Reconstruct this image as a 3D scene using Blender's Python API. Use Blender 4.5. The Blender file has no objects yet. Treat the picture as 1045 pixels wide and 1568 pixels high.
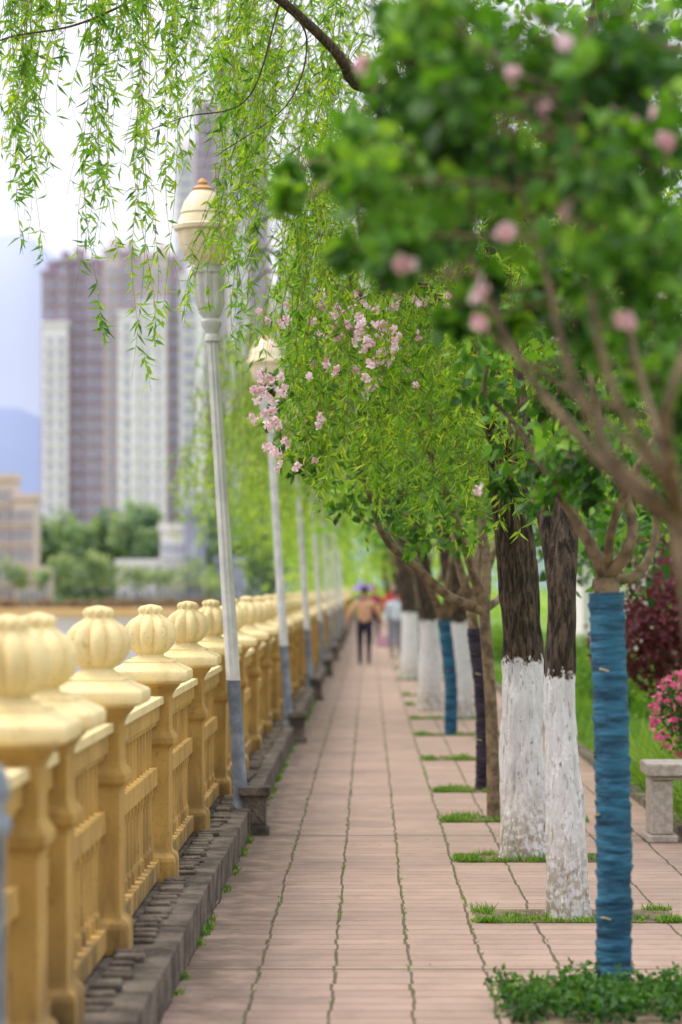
import bpy, math, random
import numpy as np
from mathutils import Vector, noise as mn
rng=np.random.default_rng(7); random.seed(7)
S=bpy.context.scene
F=3702.0; CH=1.6
def P(px,py,d):   # survey bearing + true distance -> world position
    return np.array([(px-565)/F*d, d, CH-(py-900)/F*d])

# ---------------------------------------------------------------- mesh builder
class MB:
    def __init__(s): s.V=[];s.R=[];s.Fc=[];s.n=0
    def add(s,v,f,mat=0,rnd=0.5):
        v=np.asarray(v,float).reshape(-1,3); f=np.asarray(f,int)
        s.V.append(v); s.R.append(np.broadcast_to(np.asarray(rnd,float),(len(v),)).copy())
        s.Fc.append((f+s.n,mat)); s.n+=len(v)
    def build(s,name,mats,parent=None,smooth=False):
        me=bpy.data.meshes.new(name)
        if s.n:
            V=np.concatenate(s.V); me.vertices.add(len(V)); me.vertices.foreach_set('co',V.astype(np.float32).ravel())
            loops=np.concatenate([f.ravel() for f,_ in s.Fc]); tot=np.concatenate([np.full(len(f),f.shape[1]) for f,_ in s.Fc])
            mi=np.concatenate([np.full(len(f),m) for f,m in s.Fc])
            st=np.concatenate([[0],np.cumsum(tot)[:-1]])
            me.loops.add(len(loops)); me.loops.foreach_set('vertex_index',loops.astype(np.int32))
            me.polygons.add(len(tot)); me.polygons.foreach_set('loop_start',st.astype(np.int32))
            me.polygons.foreach_set('material_index',mi.astype(np.int32))
            me.polygons.foreach_set('use_smooth',np.full(len(tot),smooth))
            me.update(calc_edges=True)
            a=me.attributes.new('rnd','FLOAT','POINT'); a.data.foreach_set('value',np.concatenate(s.R).astype(np.float32))
        for m in mats: me.materials.append(m)
        o=bpy.data.objects.new(name,me); S.collection.objects.link(o)
        if parent: o.parent=parent
        return o
def empty(name):
    e=bpy.data.objects.new(name,None); S.collection.objects.link(e); e.empty_display_size=.2; return e
def box(mb,x0,x1,y0,y1,z0,z1,mat=0,rnd=.5):
    v=[(x0,y0,z0),(x1,y0,z0),(x1,y1,z0),(x0,y1,z0),(x0,y0,z1),(x1,y0,z1),(x1,y1,z1),(x0,y1,z1)]
    mb.add(v,[(0,3,2,1),(4,5,6,7),(0,1,5,4),(1,2,6,5),(2,3,7,6),(3,0,4,7)],mat,rnd)
def sq(mb,cx,cy,prof,mat=0,rx=1.0,rnd=.5):
    k=len(prof); v=[]
    for h,z in prof: v+=[(cx-h*rx,cy-h,z),(cx+h*rx,cy-h,z),(cx+h*rx,cy+h,z),(cx-h*rx,cy+h,z)]
    f=[(4*i+j,4*i+(j+1)%4,4*i+4+(j+1)%4,4*i+4+j) for i in range(k-1) for j in range(4)]
    f+=[(4*k-4,4*k-3,4*k-2,4*k-1)]
    mb.add(v,f,mat,rnd)
def lathe(mb,cx,cy,prof,n=24,mat=0,lobes=0,rot=0,lean=(0,0),rnd=.5):
    k=len(prof); v=[]
    z0=prof[0][1]
    for p in prof:
        r,z=p[0],p[1]; la=p[2] if len(p)>2 else 0
        for j in range(n):
            a=2*math.pi*j/n; rr=r*(1-la*(1-abs(math.sin(lobes*a/2)))) if lobes else r
            v.append((cx+rr*math.cos(a+rot)+lean[0]*(z-z0),cy+rr*math.sin(a+rot)+lean[1]*(z-z0),z))
    f=[(n*i+j,n*i+(j+1)%n,n*i+n+(j+1)%n,n*i+n+j) for i in range(k-1) for j in range(n)]
    mb.add(v,f,mat,rnd)
def resample(pts,m):
    pts=np.asarray(pts,float); k=len(pts)
    if k==2:
        t=np.linspace(0,1,m)[:,None]; return pts[0]*(1-t)+pts[1]*t
    Q=np.vstack([2*pts[0]-pts[1],pts,2*pts[-1]-pts[-2]]); out=[]
    for u in np.linspace(0,k-1-1e-6,m):
        i=int(u);t=u-i;p0,p1,p2,p3=Q[i:i+4]
        out.append(.5*((2*p1)+(-p0+p2)*t+(2*p0-5*p1+4*p2-p3)*t*t+(-p0+3*p1-3*p2+p3)*t**3))
    return np.array(out)
def tube(mb,pts,rad,n=5,mat=0,rnd=.5,disp=None):
    pts=np.asarray(pts,float); k=len(pts); rad=np.broadcast_to(np.asarray(rad,float),(k,))
    T=np.gradient(pts,axis=0); T/=np.linalg.norm(T,axis=1)[:,None]+1e-9
    ref=np.array([0,1,0.]) if abs(T[:,1]).mean()<.8 else np.array([1.,0,0])
    A=np.cross(T,ref);A/=np.linalg.norm(A,axis=1)[:,None]+1e-9; B=np.cross(T,A)
    a=np.arange(n)*2*math.pi/n
    R=rad[:,None]*np.ones((k,n))
    if disp is not None: R=R*disp(pts,a)
    v=pts[:,None,:]+R[:,:,None]*(np.cos(a)[None,:,None]*A[:,None,:]+np.sin(a)[None,:,None]*B[:,None,:])
    i=np.arange(k-1)[:,None]*n; j=np.arange(n)[None,:]; j2=(j+1)%n
    f=np.stack([i+j,i+j2,i+n+j2,i+n+j],-1).reshape(-1,4)
    mb.add(v.reshape(-1,3),f,mat,rnd)
def norm(v): return v/(np.linalg.norm(v,axis=-1,keepdims=True)+1e-9)
WIL=[(0,.15),(.35,1),(1,.04)]
OVA=[(0,.12),(.15,.8),(.42,1),(.75,.55),(1,.04)]
DIA=[(0,.2),(.45,1),(1,.1)]
PET=[(0,.18),(.45,.8),(.8,.95),(1,.35)]
def leaves(mb,Pp,D,L,W,prof,mat=0,rnd=None,bend=.25,A=None):
    n=len(Pp); k=len(prof); D=norm(D)
    if A is None: A=norm(np.cross(D,rng.normal(size=(n,3))))
    N=np.cross(A,D); L=np.broadcast_to(L,(n,))[:,None]; W=np.broadcast_to(W,(n,))[:,None]
    if rnd is None: rnd=rng.random(n)
    v=np.zeros((n,2*k,3))
    for s,(t,w) in enumerate(prof):
        C=Pp+D*L*t-N*bend*L*t*t
        v[:,2*s]=C-A*W*w/2; v[:,2*s+1]=C+A*W*w/2
    base=(np.arange(n)*2*k)[:,None]
    q=np.array([(2*s,2*s+1,2*s+3,2*s+2) for s in range(k-1)])
    f=(base[:,:,None]+q[None]).reshape(-1,4)
    mb.add(v.reshape(-1,3),f,mat,np.repeat(rnd,2*k))
def flowers(mb,C,size,mat=0,npet=5,cup=.45):
    n=len(C); ax=norm(rng.normal(size=(n,3))+np.array([-.2,-.5,.1])); u=norm(np.cross(ax,rng.normal(size=(n,3)))); w=np.cross(ax,u)
    rr=rng.random(n); sz=size*rng.uniform(.55,1.25,n)
    for p in range(npet):
        a=2*math.pi*p/npet; r=math.cos(a)*u+math.sin(a)*w
        r=norm(r+rng.normal(0,.16,(n,3))); A=norm(np.cross(ax,r)); leaves(mb,C,r+ax*rng.uniform(cup*.4,cup*1.6,(n,1)),sz*.5*rng.uniform(.8,1.1,n),sz*.42,PET,mat,np.clip(rr+rng.normal(0,.18,n),0,1),bend=-.3,A=A)

# ---------------------------------------------------------------- materials
class NT:
    def __init__(s,name):
        s.m=bpy.data.materials.new(name); s.m.use_nodes=True; s.t=s.m.node_tree; s.t.nodes.clear()
        s.out=s.t.nodes.new('ShaderNodeOutputMaterial'); s.pos=s.N('ShaderNodeNewGeometry').outputs['Position']
    def N(s,typ,**k):
        n=s.t.nodes.new(typ)
        for a,b in k.items(): setattr(n,a,b)
        return n
    def L(s,a,b): s.t.links.new(a,b)
    def set(s,inp,v):
        if hasattr(v,'is_output'): s.L(v,inp)
        else: inp.default_value=v
    def M(s,op,a,b=0,c=0,clamp=False):
        n=s.N('ShaderNodeMath',operation=op,use_clamp=clamp); s.set(n.inputs[0],a); s.set(n.inputs[1],b); s.set(n.inputs[2],c); return n.outputs[0]
    def noise(s,scale=5,detail=4,vec=None,rough=.6,stretch=None):
        n=s.N('ShaderNodeTexNoise'); n.inputs['Scale'].default_value=scale; n.inputs['Detail'].default_value=detail; n.inputs['Roughness'].default_value=rough
        v=vec or s.pos
        if stretch:
            mp=s.N('ShaderNodeMapping'); mp.inputs['Scale'].default_value=stretch; s.L(v,mp.inputs[0]); v=mp.outputs[0]
        s.L(v,n.inputs['Vector']); return n.outputs['Fac']
    def step(s,x,a,b):
        n=s.N('ShaderNodeMapRange',interpolation_type='SMOOTHSTEP'); s.set(n.inputs[0],x); n.inputs[1].default_value=a; n.inputs[2].default_value=b; return n.outputs[0]
    def mix(s,f,a,b,blend='MIX'):
        n=s.N('ShaderNodeMix',data_type='RGBA',blend_type=blend); s.set(n.inputs[0],f)
        for i,v in ((6,a),(7,b)):
            if hasattr(v,'is_output'): s.L(v,n.inputs[i])
            else: n.inputs[i].default_value=(*v,1)
        return n.outputs[2]
    def xyz(s):
        n=s.N('ShaderNodeSeparateXYZ'); s.L(s.pos,n.inputs[0]); return n.outputs
    def bsdf(s,col,rough=.8,bump=None,bstr=.3,dist=.01,spec=.3,metal=0):
        b=s.N('ShaderNodeBsdfPrincipled')
        if hasattr(col,'is_output'): s.L(col,b.inputs['Base Color'])
        else: b.inputs['Base Color'].default_value=(*col,1)
        s.set(b.inputs['Roughness'],rough); b.inputs['Specular IOR Level'].default_value=spec; b.inputs['Metallic'].default_value=metal
        if bump is not None:
            n=s.N('ShaderNodeBump'); n.inputs['Strength'].default_value=bstr; n.inputs['Distance'].default_value=dist; s.L(bump,n.inputs['Height']); s.L(n.outputs[0],b.inputs['Normal'])
        s.L(b.outputs[0],s.out.inputs[0]); return b
def pm(name,c1,c2,scale=6,rough=.8,bstr=.3,dist=.01,bscale=None,spec=.3,stretch=None,metal=0):
    t=NT(name); f=t.step(t.noise(scale,6,stretch=stretch),.35,.65); b=t.noise(bscale or scale*4,5,stretch=stretch)
    t.bsdf(t.mix(f,c1,c2),rough,b,bstr,dist,spec,metal); return t.m
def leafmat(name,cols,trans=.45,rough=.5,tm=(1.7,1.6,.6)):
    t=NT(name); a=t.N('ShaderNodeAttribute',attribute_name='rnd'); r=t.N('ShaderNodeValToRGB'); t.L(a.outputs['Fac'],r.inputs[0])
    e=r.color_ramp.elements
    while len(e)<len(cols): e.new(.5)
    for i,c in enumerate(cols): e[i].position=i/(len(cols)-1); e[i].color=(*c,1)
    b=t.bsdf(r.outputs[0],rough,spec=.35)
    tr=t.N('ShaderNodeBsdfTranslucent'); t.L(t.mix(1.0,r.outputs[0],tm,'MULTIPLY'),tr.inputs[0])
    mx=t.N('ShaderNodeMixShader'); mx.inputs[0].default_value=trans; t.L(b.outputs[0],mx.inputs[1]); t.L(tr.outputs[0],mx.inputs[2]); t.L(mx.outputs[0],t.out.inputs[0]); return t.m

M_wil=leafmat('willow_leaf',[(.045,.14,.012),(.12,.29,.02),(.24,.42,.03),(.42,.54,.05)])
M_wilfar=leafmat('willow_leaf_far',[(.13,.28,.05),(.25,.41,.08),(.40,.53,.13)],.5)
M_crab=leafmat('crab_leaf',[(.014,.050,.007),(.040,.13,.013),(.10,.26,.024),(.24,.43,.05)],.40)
M_grass=leafmat('grass_blade',[(.04,.13,.012),(.10,.25,.02),(.28,.40,.05)],.35)
M_cover=leafmat('ground_cover_leaf',[(.012,.05,.008),(.035,.12,.015),(.09,.22,.02)],.3)
WT=(1,.98,.98)
M_pink=leafmat('petal_pink',[(.66,.30,.36),(.84,.62,.66),(.86,.78,.79),(.80,.48,.55),(.88,.82,.82)],.35,tm=WT)
M_pinkn=leafmat('petal_deep_pink',[(.76,.40,.47),(.85,.57,.62),(.87,.70,.73)],.35,tm=WT)
M_magenta=leafmat('petal_magenta',[(.65,.08,.22),(.80,.22,.36)],.3,tm=WT)
M_redleaf=leafmat('red_leaf',[(.06,.012,.02),(.13,.025,.035),(.20,.05,.05)],.3,tm=(1.3,1,1))
M_twig=pm('twig',(.15,.13,.03),(.22,.20,.05),20,.8)
M_bough=pm('bough_bark',(.095,.068,.040),(.25,.18,.105),14,.85,.5,.01)
M_dark=pm('dark_bark',(.03,.022,.015),(.10,.07,.045),10,.9,1,.03,bscale=9,stretch=(5,5,1.3))
def whitewash():
    t=NT('whitewashed_bark'); x,y,z=t.xyz()
    n=t.noise(9,5); n2=t.noise(7,7,stretch=(6,6,1.2)); n3=t.noise(30,4); n4=t.noise(11,6,stretch=(4,4,1))
    e=t.step(t.M('ADD',z,t.M('MULTIPLY',t.M('SUBTRACT',n3,.5),.22)),1.19,1.15)
    ridge=t.step(n2,.40,.60)
    bark=t.mix(ridge,(.012,.009,.006),(.125,.087,.055)); bark=t.mix(t.step(n4,.45,.65),bark,(.045,.033,.022))
    wear=t.M('MULTIPLY',t.step(z,.60,.02),t.step(n3,.40,.58))
    white=t.mix(t.M('MULTIPLY',wear,.8),t.mix(n,(.74,.73,.71),(.86,.85,.84)),(.34,.27,.14))
    white=t.mix(t.M('MULTIPLY',t.step(n2,.41,.34),.55),white,(.24,.20,.15))
    chip=t.M('MULTIPLY',t.step(n4,.60,.65),t.step(n3,.46,.54)); white=t.mix(t.M('MULTIPLY',chip,.7),white,(.16,.12,.08))
    h=t.M('ADD',t.M('MULTIPLY',n2,1.6),t.M('MULTIPLY',n4,.8))
    t.bsdf(t.mix(e,bark,white),.85,h,1.0,.028); return t.m
M_white=whitewash()
def wrapmat(name,c1,c2):
    t=NT(name); n=t.noise(6,5,stretch=(1,1,6)); n2=t.noise(60,3)
    t.bsdf(t.mix(t.step(n,.35,.65),c1,c2),.75,t.M('ADD',n,t.M('MULTIPLY',n2,.3)),.9,.018); return t.m
M_blue=wrapmat('blue_wrap_cloth',(.010,.045,.085),(.028,.135,.22))
M_black=wrapmat('dark_wrap_cloth',(.012,.010,.018),(.04,.03,.045))
M_strap=pm('straw_strap',(.30,.25,.14),(.42,.36,.2),30,.8)
def ochre(name,a,b,dirt,dk=.6):
    t=NT(name); x,y,z=t.xyz(); n=t.noise(5,6); n2=t.noise(2.8,6,stretch=(3,3,.7)); n3=t.noise(60,4); n5=t.noise(14,5)
    at=t.N('ShaderNodeAttribute',attribute_name='rnd')
    c=t.mix(n,a,b); c=t.mix(t.M('MULTIPLY',at.outputs['Fac'],.35),c,dirt)
    c=t.mix(t.M('MULTIPLY',t.step(n2,.45,.68),dk),c,dirt)
    c=t.mix(t.M('MULTIPLY',t.step(n3,.56,.66),.40),c,dirt)
    c=t.mix(t.M('MULTIPLY',t.step(n5,.60,.72),dk*.8),c,tuple(q*.45 for q in dirt))
    c=t.mix(t.M('MULTIPLY',t.step(z,.60,.18),t.M('MULTIPLY',t.step(n2,.33,.58),.75)),c,(.12,.08,.035))
    t.bsdf(c,.75,t.M('ADD',t.M('MULTIPLY',n3,.6),n5),.35,.006); return t.m
M_och=ochre('ochre_paint',(.44,.27,.062),(.58,.375,.11),(.27,.165,.05))
M_cream=ochre('cream_paint_and_lit_rail',(.76,.61,.29),(.82,.70,.39),(.50,.37,.16),.42)
M_conc=pm('old_concrete',(.075,.062,.048),(.21,.175,.135),5,.95,1,.03,bscale=35)
M_lampm=pm('lamp_pole_paint',(.46,.47,.44),(.60,.60,.56),6,.45,.1)
M_lampb=pm('lamp_pole_blue',(.13,.16,.20),(.26,.29,.33),7,.5,.1)
M_bowl=pm('lamp_bowl',(.70,.59,.38),(.78,.69,.50),5,.35,.05)
M_orn=pm('lamp_ornament',(.55,.30,.12),(.6,.36,.18),9,.5)
M_soil=pm('soil',(.09,.065,.04),(.21,.17,.10),12,.95,.8,.02)
M_stone=pm('granite_bench',(.33,.28,.23),(.46,.41,.35),25,.85,.4,.004,bscale=80)
M_whitewall=pm('white_render',(.78,.77,.75),(.84,.83,.82),1,.8,.1)
M_roof=pm('roof_tile',(.05,.06,.09),(.09,.10,.13),3,.7)
def paving():
    t=NT('paving'); x,y,z=t.xyz()
    w=.3145; rowh=.155
    ry=t.M('DIVIDE',t.M('ADD',y,t.M('MULTIPLY',t.M('SUBTRACT',t.noise(3,2),.5),.03)),rowh); rid=t.M('FLOOR',ry)
    wn=t.N('ShaderNodeTexWhiteNoise',noise_dimensions='1D'); t.L(rid,wn.inputs['W'])
    xo=t.M('ADD',t.M('SUBTRACT',x,.486),t.M('MULTIPLY',t.M('SUBTRACT',wn.outputs[0],.5),.013))
    xo=t.M('ADD',xo,t.M('MULTIPLY',t.M('SUBTRACT',t.noise(18,3),.5),.012))
    xo=t.M('ADD',xo,t.M('MULTIPLY',t.M('SUBTRACT',t.noise(.7,2),.5),.03))
    cx=t.M('DIVIDE',xo,w); cid=t.M('FLOOR',cx)
    dx=t.M('ABSOLUTE',t.M('SUBTRACT',t.M('FRACT',t.M('ADD',cx,.5)),.5))
    dy=t.M('ABSOLUTE',t.M('SUBTRACT',t.M('FRACT',t.M('ADD',ry,.5)),.5))
    ly=t.M('DIVIDE',t.M('ADD',y,.8),5.47); dl=t.M('ABSOLUTE',t.M('SUBTRACT',t.M('FRACT',t.M('ADD',ly,.5)),.5))
    gw=t.M('MULTIPLY_ADD',t.noise(4,4),.050,-.010)
    gx=t.step(t.M('SUBTRACT',dx,gw),.010,-.006); gy=t.step(dy,.055,.015); gl=t.step(dl,.004,.0018)
    cb=t.N('ShaderNodeCombineXYZ'); t.L(cid,cb.inputs[0]); t.L(rid,cb.inputs[1])
    wt=t.N('ShaderNodeTexWhiteNoise',noise_dimensions='3D'); t.L(cb.outputs[0],wt.inputs['Vector'])
    base=t.mix(wt.outputs[0],(.292,.205,.158),(.372,.266,.205))
    big=t.step(t.noise(.9,6),.38,.66); base=t.mix(t.M('MULTIPLY',big,.6),base,(.225,.165,.122))
    st=t.step(t.noise(6,7),.48,.68); base=t.mix(t.M('MULTIPLY',st,.38),base,(.17,.125,.09))
    sp=t.step(t.noise(150,3),.38,.62); base=t.mix(t.M('MULTIPLY',sp,.34),base,(.46,.35,.28))
    dk=t.step(t.noise(200,2),.58,.66); base=t.mix(t.M('MULTIPLY',dk,.5),base,(.09,.068,.05))
    gc=t.mix(t.step(t.noise(6,5),.48,.58),(.07,.048,.03),(.075,.105,.028))
    bk=t.step(t.noise(2.5,4),.34,.54)
    c=t.mix(t.M('MULTIPLY',gy,t.M('MULTIPLY_ADD',bk,.52,.26)),base,(.105,.073,.05)); c=t.mix(t.M('MULTIPLY',gx,.88),c,gc); c=t.mix(t.M('MULTIPLY',gl,.85),c,gc)
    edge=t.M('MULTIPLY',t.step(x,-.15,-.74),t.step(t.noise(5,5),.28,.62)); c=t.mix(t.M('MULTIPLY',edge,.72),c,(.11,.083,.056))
    h=t.M('SUBTRACT',t.M('MULTIPLY',t.noise(90,4),.35),t.M('MAXIMUM',t.M('MAXIMUM',gx,gl),t.M('MULTIPLY',gy,.5)))
    t.bsdf(c,.88,h,.8,.009); return t.m
M_pave=paving()
def groundmat():
    t=NT('ground'); x,y,z=t.xyz(); g=t.mix(t.noise(1.5,6),(.09,.19,.03),(.20,.31,.06))
    low=t.step(z,-1.9,-.5); t.bsdf(t.mix(low,(.12,.10,.07),g),.95,t.noise(15,4),.6,.03); return t.m
def watermat():
    t=NT('water'); c=t.mix(t.noise(.05,3),(.15,.135,.10),(.21,.19,.145)); t.bsdf(c,.3,t.noise(2,4,stretch=(.6,1.6,1)),.3,.1,spec=.4); return t.m
M_ground=groundmat(); M_water=watermat()

# ---------------------------------------------------------------- world, sun, camera
w=bpy.data.worlds.new("World"); S.world=w; w.use_nodes=True; nt=w.node_tree; bg=nt.nodes['Background']
sk=nt.nodes.new('ShaderNodeTexSky'); sk.sky_type='NISHITA'; sk.sun_disc=False; sk.sun_elevation=math.radians(54); sk.sun_rotation=math.radians(296); sk.dust_density=3
mx=nt.nodes.new('ShaderNodeMix'); mx.data_type='RGBA'; mx.inputs[0].default_value=.84
tc=nt.nodes.new('ShaderNodeTexCoord'); no=nt.nodes.new('ShaderNodeTexNoise'); no.inputs['Scale'].default_value=2.5; nt.links.new(tc.outputs['Generated'],no.inputs['Vector'])
cl_=nt.nodes.new('ShaderNodeMix'); cl_.data_type='RGBA'; cl_.inputs[6].default_value=(7.6,7.55,8.5,1); cl_.inputs[7].default_value=(8.9,8.7,9.3,1); nt.links.new(no.outputs['Fac'],cl_.inputs[0])
sx_=nt.nodes.new('ShaderNodeSeparateXYZ'); nt.links.new(tc.outputs['Generated'],sx_.inputs[0])
ma=nt.nodes.new('ShaderNodeMath'); ma.operation='MULTIPLY_ADD'; ma.inputs[1].default_value=1.7; ma.inputs[2].default_value=.93
mxx=nt.nodes.new('ShaderNodeMath'); mxx.operation='MAXIMUM'; mxx.inputs[1].default_value=0; nt.links.new(sx_.outputs[2],mxx.inputs[0]); nt.links.new(mxx.outputs[0],ma.inputs[0])
vs=nt.nodes.new('ShaderNodeVectorMath'); vs.operation='SCALE'; nt.links.new(cl_.outputs[2],vs.inputs[0]); nt.links.new(ma.outputs[0],vs.inputs['Scale'])
nt.links.new(sk.outputs[0],mx.inputs[6]); nt.links.new(vs.outputs[0],mx.inputs[7]); nt.links.new(mx.outputs[2],bg.inputs[0]); bg.inputs[1].default_value=.124
sd=Vector((-.66,.10,.92)).normalized()
ld=bpy.data.lights.new('sun','SUN'); ld.energy=2.2; ld.angle=math.radians(20); ld.color=(1,.90,.72); lo=bpy.data.objects.new('sun',ld); S.collection.objects.link(lo); lo.rotation_euler=sd.to_track_quat('Z','Y').to_euler()
cd=bpy.data.cameras.new('camera'); co=bpy.data.objects.new('camera',cd); S.collection.objects.link(co); S.camera=co
co.location=(0,0,CH); co.rotation_euler=(math.radians(90),0,0); cd.sensor_fit='VERTICAL'; cd.sensor_height=36; cd.lens=85; cd.shift_x=-.0271; cd.shift_y=.074
cd.clip_end=20000; cd.clip_start=.1; cd.dof.use_dof=True; cd.dof.focus_distance=12.6; cd.dof.aperture_fstop=1.8
S.view_settings.view_transform='Standard'; S.view_settings.look='None'; S.view_settings.exposure=0

# ---------------------------------------------------------------- ground, water, paving
xs=[-9000,-2500,-900,-400,-200,-100,-50,-20,-6,-1.40,-1.32,2,6,20,60,200,900,3000,9000]
ys=[-60,-10,5,15,30,60,100,150,200,260,292,305,330,400,600,1000,2500,6000,12000]
mb=MB(); v=[]
for yy in ys:
    for xx in xs:
        z=-.03
        if xx<-1.35: z=-4.0 if yy<295 else -1.2
        v.append((xx,yy,z))
nx=len(xs); mb.add(v,[(j*nx+i,j*nx+i+1,(j+1)*nx+i+1,(j+1)*nx+i) for j in range(len(ys)-1) for i in range(nx-1)])
mb.build('ground',[M_ground])
mb=MB(); mb.add([(-900,-60,-2),(-1.36,-60,-2),(-1.36,301,-2),(-900,301,-2)],[(0,1,2,3)]); mb.build('river_water',[M_water])
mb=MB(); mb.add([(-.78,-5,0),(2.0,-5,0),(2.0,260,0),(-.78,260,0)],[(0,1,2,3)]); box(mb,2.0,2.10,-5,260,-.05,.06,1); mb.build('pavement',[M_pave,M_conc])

# ---------------------------------------------------------------- balustrade
bal=empty('riverside_balustrade')
posts=[2.54+2.33*i for i in range(0,70)]; extra=[7.88]
mp=MB(); mf=MB(); mr=MB(); FX=-1.07
for y in posts+extra:
    near=y<45; q=float(rng.random()); dz=float(rng.uniform(-.006,.006)); ln=tuple(rng.uniform(-.03,.03,2))
    sq(mp,FX,y,[(.13,.17),(.13,.27),(.125,.29),(.103,.31),(.1,.33),(.1,.80),(.104,.82),(.122,.84),(.124,.87),(.104,.90),(.1,.92),(.1,1.07),(.11,1.09),(.135,1.12),(.14,1.135)],0,rnd=q)
    sq(mf,FX,y,[(.14,1.131),(.185,1.145),(.193,1.155),(.193,1.19),(.187,1.2),(.135,1.225),(.12,1.235),(.12,1.242),(.10,1.25)],0,rnd=q)
    pr=[(.096,1.245,0),(.093,1.258,0),(.070,1.268,.05),(.064,1.280,.08),(.088,1.293,.18),(.114,1.32,.23),(.130,1.355,.24),(.132,1.385,.24),(.122,1.42,.24),(.097,1.447,.22),(.066,1.466,.14),(.054,1.476,0),(.062,1.486,.22),(.064,1.500,.25),(.050,1.514,.2),(.016,1.522,0),(.001,1.524,0)]
    lathe(mf,FX,y,[(a,b+dz*(b>1.26),c) for a,b,c in pr],90 if near else 18,0,lobes=9,rot=rng.uniform(0,1),lean=ln,rnd=q)
for y0,y1 in zip(posts[:-1],posts[1:]):
    a=y0+.098; b=y1-.098; sg=[(a,b)]
    if y0<7.88<y1: sg=[(a,7.88-.098),(7.88+.098,b)]
    for a,b in sg:
        q=float(rng.random())
        box(mr,FX-.075,FX+.075,a,b,1.035,1.075,1,q); box(mr,FX-.055,FX+.055,a,b,.955,1.034,0,q); box(mr,FX-.04,FX+.04,a,b,.93,.954,0,q)  # cream rail top: sky light painted in as a paler colour
        box(mr,FX-.045,FX+.045,a,b,.64,.73,0,q)
        box(mr,FX-.055,FX+.055,a,b,.19,.28,0,q)
        if y0<60:
            n=max(1,int((b-a)/.145))
            for i in range(n):
                yc=a+(i+.5)*(b-a)/n
                sq(mr,FX,yc,[(.026,.28),(.026,.33),(.019,.35),(.019,.57),(.026,.60),(.026,.64)],0,rnd=rng.random())
                sq(mr,FX,yc,[(.02,.73),(.02,.93)],0,rnd=rng.random())
        else:
            for i in range(6):
                yc=a+(i+.5)*(b-a)/6; box(mr,FX-.02,FX+.02,yc-.05,yc+.05,.28,.64,0)
for o in (mp.build('posts',[M_och],bal),mr.build('rails',[M_och,M_cream],bal)):
    md=o.modifiers.new('b','BEVEL'); md.width=.005; md.segments=2; md.limit_method='ANGLE'
o=mf.build('finials',[M_cream],bal,True); o.modifiers.new('es','EDGE_SPLIT').split_angle=math.radians(50)
kb=MB(); y=1.0
while y<165:
    l=rng.uniform(1.1,1.5) if y<50 else 3.0
    j=rng.uniform(-.006,.006); box(kb,-1.31,-.77+j,y,y+l-.006,-.1,.17+rng.uniform(-.006,.006)); y+=l
box(kb,-1.34,-.80,0.5,165,-4.2,.150)
y=1.1
while y<60:
    if min(abs(y-p) for p in posts+extra)>.16:
        box(kb,-.985+rng.uniform(-.01,.01),-.87+rng.uniform(-.02,.012),y,y+rng.uniform(.05,.09),.165,.190+rng.uniform(-.008,.010))
    y+=rng.uniform(.11,.15)
o=kb.build('stone_kerb',[M_conc]); md=o.modifiers.new('b','BEVEL'); md.width=.010; md.segments=2

# ---------------------------------------------------------------- lamps
def lamp(y):
    e=empty('street_lamp'); m=MB(); x=-.85; ln=(-.062,0)
    sq(m,-.74,y,[(.095,0),(.095,.05),(.075,.06),(.075,.24),(.10,.26),(.10,.31)],2)
    lathe(m,x+.03,y,[(.07,.05),(.07,.18),(.055,.2),(.045,.24),(.045,1.0)],16,3,lean=ln)
    off=lambda z:x+.03+ln[0]*(z-.05)
    def L(prof,mat,lob=0,n=20): lathe(m,off(prof[0][1]),y,prof,n,mat,lob,lean=ln)
    L([(.048,1.0),(.048,1.02,.16),(.038,3.20,.16)],0,8,48)
    L([(.05,3.20),(.05,3.23),(.04,3.25),(.065,3.30),(.068,3.33),(.05,3.35),(.075,3.38),(.08,3.40)],0)
    L([(.08,3.40,.12),(.10,3.45,.12),(.105,3.58,.12),(.112,3.64,.12)],0,10,40)
    L([(.115,3.64),(.118,3.66),(.09,3.67),(.085,3.69)],0)
    L([(.085,3.69,.06),(.13,3.72,.06),(.165,3.78,.06),(.185,3.86,.06),(.187,3.91,.06)],1,12,48)
    L([(.187,3.91),(.205,3.92),(.208,3.945),(.195,3.955)],1)
    L([(.180,3.955),(.165,4.0),(.155,4.02),(.160,4.03),(.13,4.10),(.085,4.16),(.06,4.18)],1)
    L([(.06,4.18),(.07,4.19),(.05,4.205),(.03,4.215),(.035,4.23),(.02,4.25),(.001,4.262)],4)
    m.build('lamp_body',[M_lampm,M_bowl,M_conc,M_lampb,M_orn],e,True).modifiers.new('es','EDGE_SPLIT').split_angle=math.radians(40)
for i in range(8): lamp(15.7+9.35*i)
m=MB(); lathe(m,-.92,5.75,[(.08,0),(.08,.1),(.055,.13),(.055,1.0),(.07,1.02),(.07,1.05),(.05,1.07),(.068,1.11),(.06,1.16),(.03,1.19),(.001,1.195)],24); m.build('bollard',[M_lampb],None,True)

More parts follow.
